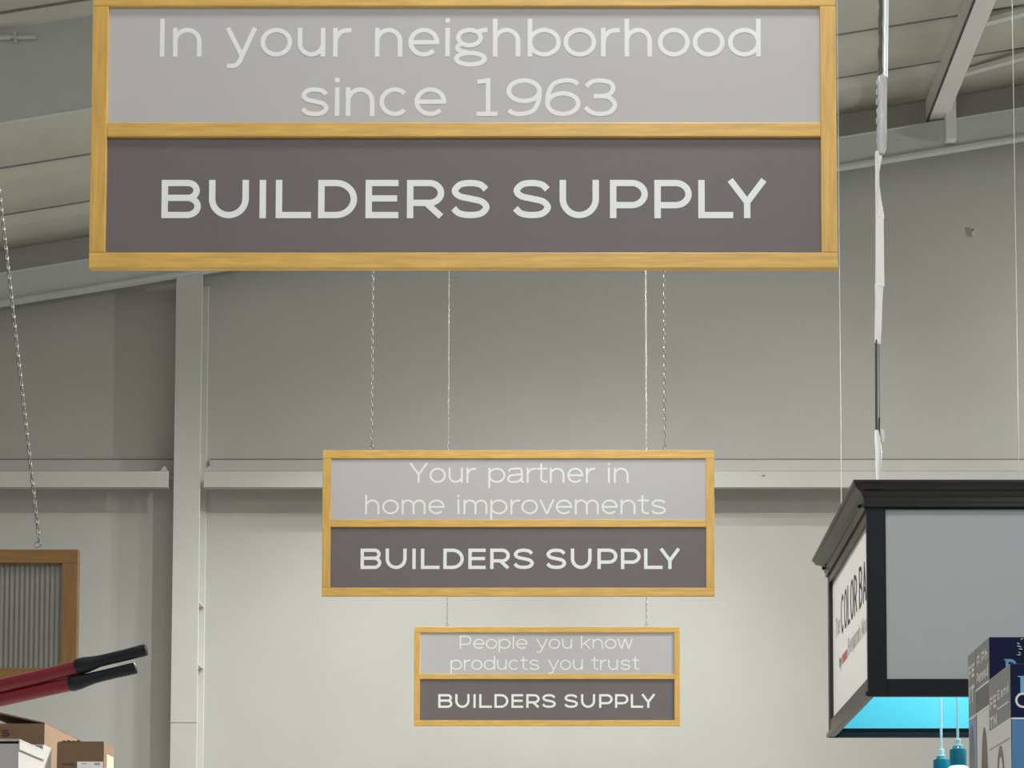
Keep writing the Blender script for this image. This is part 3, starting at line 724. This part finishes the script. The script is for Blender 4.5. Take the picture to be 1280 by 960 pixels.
# ================================================================== CARDBOARD BOXES at lower left
def carton(name, xr, ytop, xback, Y, width, label, m, zbase=ZS, depth=None):
    """front right edge at pixel xr, top at pixel ytop; the side's far edge shows at pixel xback"""
    p = at(xr, ytop, Y); ratio = (PX - xr) / (PX - xback)
    D = depth or Y * (ratio - 1)
    e_ = thing(name, label, 'box', (p.x - width / 2, Y + D / 2, zbase), 'boxes on the left shelf')
    return e_, p.x - width, p.x, Y, Y + D, zbase, p.z
def cparts(e_, X0, X1, Y0, Y1, Z0, Z1, m, m_in):
    t = .004
    mb = MB()
    mb.box((X0, Y0, Z0), (X1, Y0 + t, Z1)); mb.box((X0, Y1 - t, Z0), (X1, Y1, Z1)); mb.box((X0, Y0 + t, Z0), (X0 + t, Y1 - t, Z1)); mb.box((X1 - t, Y0 + t, Z0), (X1, Y1 - t, Z1)); mb.box((X0 + t, Y0 + t, Z0), (X1 - t, Y1 - t, Z0 + t))
    return mb.obj('body', m, e_, e_.location)
def flap(e_, pts, m, th=.004, name='flap'):
    mb = MB(); P = [Vector(p) for p in pts]; nrm = (P[1] - P[0]).cross(P[2] - P[0]).normalized() * th
    mb.prism(P, [p + nrm for p in P]); return mb.obj(name, m, e_, e_.location)
# open brown box at the back
e_, X0, X1, Y0, Y1, Z0, Z1 = carton('cardboard_box', 55.8, 904.5, 86, 4.3, .42, 'open brown cardboard box with raised flap and red print', M['kraft'], depth=.30)
cparts(e_, X0, X1, Y0, Y1, Z0, Z1, M['kraft'], M['kraft_in'])
g = at(0, 893, Y0 + .02)
flap(e_, [(X1 - .002, Y0 + .005, Z1), (X1 - .002, Y1 - .005, Z1), (X1 - .20, Y1 - .005, Z1 + .045), (X1 - .20, Y0 + .005, Z1 + .045)], M['kraft'])
flap(e_, [(X0 + .002, Y1 - .005, Z1), (X0 + .002, Y0 + .005, Z1), (X0 + .16, Y0 + .005, Z1 + .03), (X0 + .16, Y1 - .005, Z1 + .03)], M['kraft'])
A = at(-6, 921, Y0); B = at(12, 921, Y0)
fn = lambda x, z: Vector((x, Y0 - .0008, z))
mb = text_mesh(layout('RIS'), A.x - .02, B.x, A.z, at(0, 912, Y0).z - A.z, .22, fn); mb.obj('print', M['ink_maroon'], e_, e_.location)
# brown box with labels
e_, X0, X1, Y0, Y1, Z0, Z1 = carton('cardboard_box', 130, 928.3, 144, 4.0, .118, 'small brown cardboard box with white shipping label', M['kraft'], depth=.085)
cparts(e_, X0, X1, Y0, Y1, Z0, Z1, M['kraft'], M['kraft_in'])
zt1 = Z1 + .0005
flap(e_, [(X0 + .002, Y0 + .003, zt1), (X1 - .002, Y0 + .003, zt1), (X1 - .002, Y0 + .043, zt1), (X0 + .002, Y0 + .043, zt1)], M['kraft'], .003)
flap(e_, [(X0 + .002, Y0 + .045, zt1), (X1 - .002, Y0 + .045, zt1), (X1 - .002, Y1 - .003, zt1), (X0 + .002, Y1 - .003, zt1)], M['kraft'], .003)
mb = MB(); 
for k in range(4): mb.box((X0 + .012 + k * .012, Y0 + .002, Z1 + .003), (X0 + .021 + k * .012, Y0 + .02, Z1 + .0055 + .001 * (k % 2)))
mb.obj('tape_scrap', M['kraft_in'], e_, e_.location)
mb = MB(); mb.box(at(96.5, 952, Y0 - .001), at(128.5, 985, Y0 + .0005)); lb = mb.obj('shipping_label', M['label'], e_, e_.location)
mb = MB(); mb.box(at(118, 953.5, Y0 - .0016), at(125, 956.5, Y0 - .0012)); mb.box(at(102, 954, Y0 - .0016), at(108, 955.3, Y0 - .0012)); mb.obj('label_print', M['print_grey'], e_, e_.location)
mb = MB()
for k in range(8): mb.box(at(78 + k * 2, 954.3, Y0 - .001), at(79.4 + k * 2, 956.2, Y0))
mb.obj('print', M['ink'], e_, e_.location)
mb = MB(); mb.box((X1 - .0005, Y0 + .025, Z1 - .14), (X1 + .0008, Y1 - .006, Z1 - .026)); mb.obj('side_label', M['label_green'], e_, e_.location)
# white lidded carton in front
e_, X0, X1, Y0, Y1, Z0, Z1 = carton('lidded_carton', 23.5, 924, 54, 3.55, .16, 'white lidded carton in front of the open brown box', M['carton_white'], depth=.16)
cparts(e_, X0, X1, Y0, Y1, Z0, Z1 - .01, M['carton_white'], M['carton_white'])
mb = MB(); mb.box((X0 - .003, Y0 - .003, Z1 - .004), (X1 + .003, Y1 + .003, Z1)); mb.box((X1 + .0005, Y0 - .003, Z1 - .024), (X1 + .003, Y1 + .003, Z1 - .004)); mb.box((X0 - .003, Y0 - .003, Z1 - .004), (X0 - .0005, Y1 + .003, Z1 - .024))
mb.obj('lid', M['carton_white'], e_, e_.location, bevel=.001)
# small white box behind it with dark print
e_, X0, X1, Y0, Y1, Z0, Z1 = carton('small_carton', 54, 930.5, 58, 3.92, .10, 'small white printed carton behind the white lidded carton', M['label'], depth=.06)
mb = MB(); mb.box((X0, Y0, Z0), (X1, Y1, Z1)); mb.obj('body', M['carton_white'], e_, e_.location, bevel=.001)
mb = MB(); mb.box(at(45.7, 932.5, Y0 - .001), at(47.6, 937, Y0)); mb.box(at(49.8, 933, Y0 - .001), at(51, 937, Y0)); mb.box(at(51, 935.5, Y0 - .001), at(53, 937, Y0)); mb.box(at(40.5, 932, Y0 - .001), at(41.6, 935, Y0)); mb.obj('print', M['ink'], e_, e_.location)

# ================================================================== BOLT CUTTER
YT = 3.0
e_ = thing('bolt_cutter', 'long red handled bolt cutter with black grips above the cardboard boxes', 'tool', at(-420, 975, YT))
def handle(pts_red, pts_grip, yy):
    mb = MB()
    P = [at(x, y, yy) for x, y, r in pts_red]; k = yy / F
    mb.tube(P, [(r * k * .8, r * k) for x, y, r in pts_red], 20, up=Vector((0, 0, 1))); hd = mb.obj('handle', M['red'], e_, e_.location, smooth=True)
    mb = MB(); P = [at(x, y, yy) for x, y, r in pts_grip]
    mb.tube(P, [(r * k * .95, r * k) for x, y, r in pts_grip], 24, up=Vector((0, 0, 1)))
    o = mb.obj('grip', M['grip'], None, None, smooth=True); o.parent = hd; o.location = -(Vector(hd.location) + Vector(e_.location))
handle([(-330, 936, 9.6), (0, 857.6, 9.2), (60, 843.4, 8.9), (98, 834.0, 8.8)],
       [(95.5, 833.6, 9.4), (99, 832.8, 10.2), (108, 830.8, 10.0), (116, 828.8, 8.6), (124, 826.6, 7.5), (134, 824.2, 7.3), (158, 818.6, 7.4), (178, 813.4, 7.6), (182.5, 812.2, 7.4), (183.5, 812, 6.0)], YT)
handle([(-330, 952, 9.6), (0, 874.8, 8.8), (50, 863.6, 8.7), (90, 854.8, 8.6)],
       [(87, 855.2, 9.2), (91, 854.4, 9.9), (99, 852.4, 9.5), (107, 850.2, 8.4), (116, 847.6, 7.4), (128, 844.6, 7.1), (150, 839.4, 7.2), (165, 836.0, 7.4), (169.5, 835, 7.2), (170.5, 834.8, 5.8)], YT + .005)
mb = MB()
hp = [(-325, 925), (-325, 962), (-420, 985), (-500, 992), (-500, 975), (-420, 950)]
mb.prism([at(x, y, YT - .012) for x, y in hp], [at(x, y, YT + .012) for x, y in hp]); mb.obj('cutter_head', M['forged'], e_, e_.location, bevel=.003)

# ================================================================== NAVY AND BLUE CARTONS at lower right
def blue_carton(xl, ytop, xback, Y, width, Z0, label, px_white, second):
    p = at(xl, ytop, Y); q = at(xback, ytop, Y * (xl - PX) / (xback - PX))
    Y1 = q.y; X0, X1, Z1 = p.x, p.x + width, p.z
    e_ = thing('printed_carton', label, 'box', (X0 + width / 2, (Y + Y1) / 2, Z0), 'navy printed cartons')
    zw = at(xl, px_white, Y).z
    mb = MB(); mb.box((X0, Y, Z0), (X1, Y1, Z1)); mb.obj('body', M['navy'], e_, e_.location, bevel=.003)
    mb = MB(); mb.box((X0 + .002, Y - .0007, Z0 + .002), (X1 - .002, Y, zw - .003)); mb.obj('front_print', M['blue'], e_, e_.location)
    mb = MB(); mb.box((X0 + .002, Y - .0009, zw - .004), (X1 - .002, Y, zw)); mb.obj('front_stripe', M['print_white'], e_, e_.location)
    D = Y1 - Y
    def side(name, u0, u1, z0, z1, m, off=.0007):
        mb = MB(); mb.box((X0 - off, Y + D * u0, z0), (X0 + .0002, Y + D * u1, z1)); return mb.obj(name, m, e_, e_.location)
    return e_, X0, X1, Y, Y1, Z0, Z1, zw, side
ZT = 1.9
# front carton
e_, X0, X1, Y0, Y1, Z0, Z1, zw, side = blue_carton(1262.5, 829, 1236, 4.0, .45, ZT, 'nearer navy and blue printed carton at right edge, showing a white letter C', 897, False)
D = Y1 - Y0
side('side_header', .0, 1, zw, Z1 - .002, M['print_grey']); side('side_print', 0, 1, Z0, zw, M['print_white'])
def arch_print(e_, X0, ya, yb, zb, zt_, m, off=.0014):
    n = 24; pts = [(ya, zb)] + [((ya + yb) / 2 - (yb - ya) / 2 * math.cos(PI * k / n), zt_ - (zt_ - zb) * .35 + (zt_ - zb) * .35 * math.sin(PI * k / n)) for k in range(n + 1)] + [(yb, zb)]
    mb = MB(); mb.prism([(X0 - off, y, z) for y, z in pts], [(X0 - off + .0006, y, z) for y, z in pts]); mb.obj('product_picture', m, e_, e_.location)
arch_print(e_, X0, Y0 + D * .28, Y0 + D * .66, Z0, zw - .055, M['print_fixture']); arch_print(e_, X0, Y0 + D * .34, Y0 + D * .58, Z0, zw - .085, M['print_white'], .0018)
mb = MB(); mb.box((X0 - .001, Y0 + D * .02, zw - .052), (X0, Y0 + D * .99, zw - .049)); mb.obj('shelf_line_print', M['print_grey'], e_, e_.location)
def side_lines(e_, X0, rows, m):
    mb = MB()
    for text, ya, yb, base, cap in rows:
        fn = lambda u, z: Vector((X0 - .0012, -u, z))
        text_mesh(layout(text), -ya, -yb, base, cap, .21, fn, mb, Vector((1, 0, 0)))
    mb.obj('side_lettering', m, e_, e_.location)
hh = Z1 - zw
side_lines(e_, X0, [('FE', Y0 + D * .94, Y0 + D * .64, Z1 - hh * .62, hh * .24), ('TM', Y0 + D * .94, Y0 + D * .62, Z1 - hh * .98, hh * .22), ('E.smil', Y0 + D * .58, Y0 + D * .06, Z1 - hh * .52, hh * .18)], M['print_white'])
mb = MB(); mb.box((X0 - .001, Y0 + D * .08, Z1 - hh * .70), (X0, Y0 + D * .60, Z1 - hh * .67)); mb.obj('rule_print', M['print_white'], e_, e_.location)
fnf = lambda x, z: Vector((x, Y0 - .0012, z))
pA = at(1275.5, 868, Y0); cp = at(1275, 845, Y0).z - pA.z
mb = text_mesh([('P', 0, 1)], pA.x, pA.x + cp * .8, pA.z, cp, .26, fnf); mb.box((pA.x - .006, Y0 - .0012, pA.z), (pA.x + .018, Y0 - .0006, pA.z + .003)); mb.box((pA.x - .006, Y0 - .0012, pA.z + cp - .003), (pA.x + .01, Y0 - .0006, pA.z + cp)); mb.obj('front_lettering', M['letter_blue'], e_, e_.location)
pA = at(1269, 885, Y0); cp = at(1269, 866, Y0).z - pA.z
# the white letter below the blue one
mb = text_mesh([('C', 0, 1)], pA.x, pA.x + cp * 1.0, pA.z - .0, cp, .14, fnf); mb.obj('front_lettering', M['print_white'], e_, e_.location)
YN = Y1
# rear carton
e_, X0, X1, Y0, Y1, Z0, Z1, zw, side = blue_carton(1236.2, 796, 1210, YN + .004, .45, ZT, 'taller navy printed carton standing behind the nearer one', 881, True)
D = Y1 - Y0
side('side_header', 0, 1, zw, Z1 - .002, M['print_grey']); side('side_band', 0, .62, zw, zw + (Z1 - zw) * .36, M['print_dark'], .0010)
side('side_print', 0, .62, Z0, zw, M['print_white']); side('side_blue_print', .62, 1, Z0, zw, M['blue_pale'])
side('corner_fold', .60, .63, Z0, Z1 - .002, M['print_dark'], .0012)
arch_print(e_, X0, Y0 + D * .72, Y0 + D * .99, Z0, zw - .02, M['print_fixture']); arch_print(e_, X0, Y0 + D * .10, Y0 + D * .40, Z0, zw - .05, M['print_brown'])
hh = Z1 - zw
side_lines(e_, X0, [('FE', Y0 + D * .97, Y0 + D * .68, Z1 - hh * .40, hh * .20), ('IT', Y0 + D * .94, Y0 + D * .70, Z1 - hh * .78, hh * .26), ('P.Ph', Y0 + D * .56, Y0 + D * .05, Z1 - hh * .30, hh * .16), ('Peresd', Y0 + D * .58, Y0 + D * .04, Z1 - hh * .56, hh * .17)], M['print_white'])
mb = MB(); mb.box((X0 - .0012, Y0 + D * .02, zw + hh * .34), (X0, Y0 + D * .66, zw + hh * .37)); mb.box((X0 - .0012, Y0, zw - .004), (X0, Y0 + D, zw + .002)); mb.obj('rule_print', M['print_white'], e_, e_.location)
fnf = lambda x, z: Vector((x, Y0 - .0012, z))
pA = at(1257, 842, Y0); cp = at(1257, 824, Y0).z - pA.z
mb = text_mesh([('P', 0, 1)], pA.x, pA.x + cp * .75, pA.z, cp, .2, fnf); mb.box((pA.x - .004, Y0 - .0012, pA.z + cp - .003), (pA.x + .01, Y0 - .0006, pA.z + cp)); mb.obj('front_lettering', M['letter_blue'], e_, e_.location)
mb = MB()
tx = at(1272, 800, Y0 - .001)
for k in range(6):
    a = tx + Vector((random.uniform(-.006, .008), 0, -.008 * k)); b = a + Vector((random.uniform(.006, .014), 0, random.uniform(-.006, .006)))
    mb.tube([a, (a + b) / 2 + Vector((0, -.002, 0)), b], [.0006, .0018, .0006], 6)
mb.obj('crumpled_tape', M['film'], e_, e_.location)
xs = at(1205, 900, 4.0).x
shelf_unit(xs - .02, xs + 2.2, 3.8, 5.0, ZT, 'grey steel shelving unit under the navy cartons')
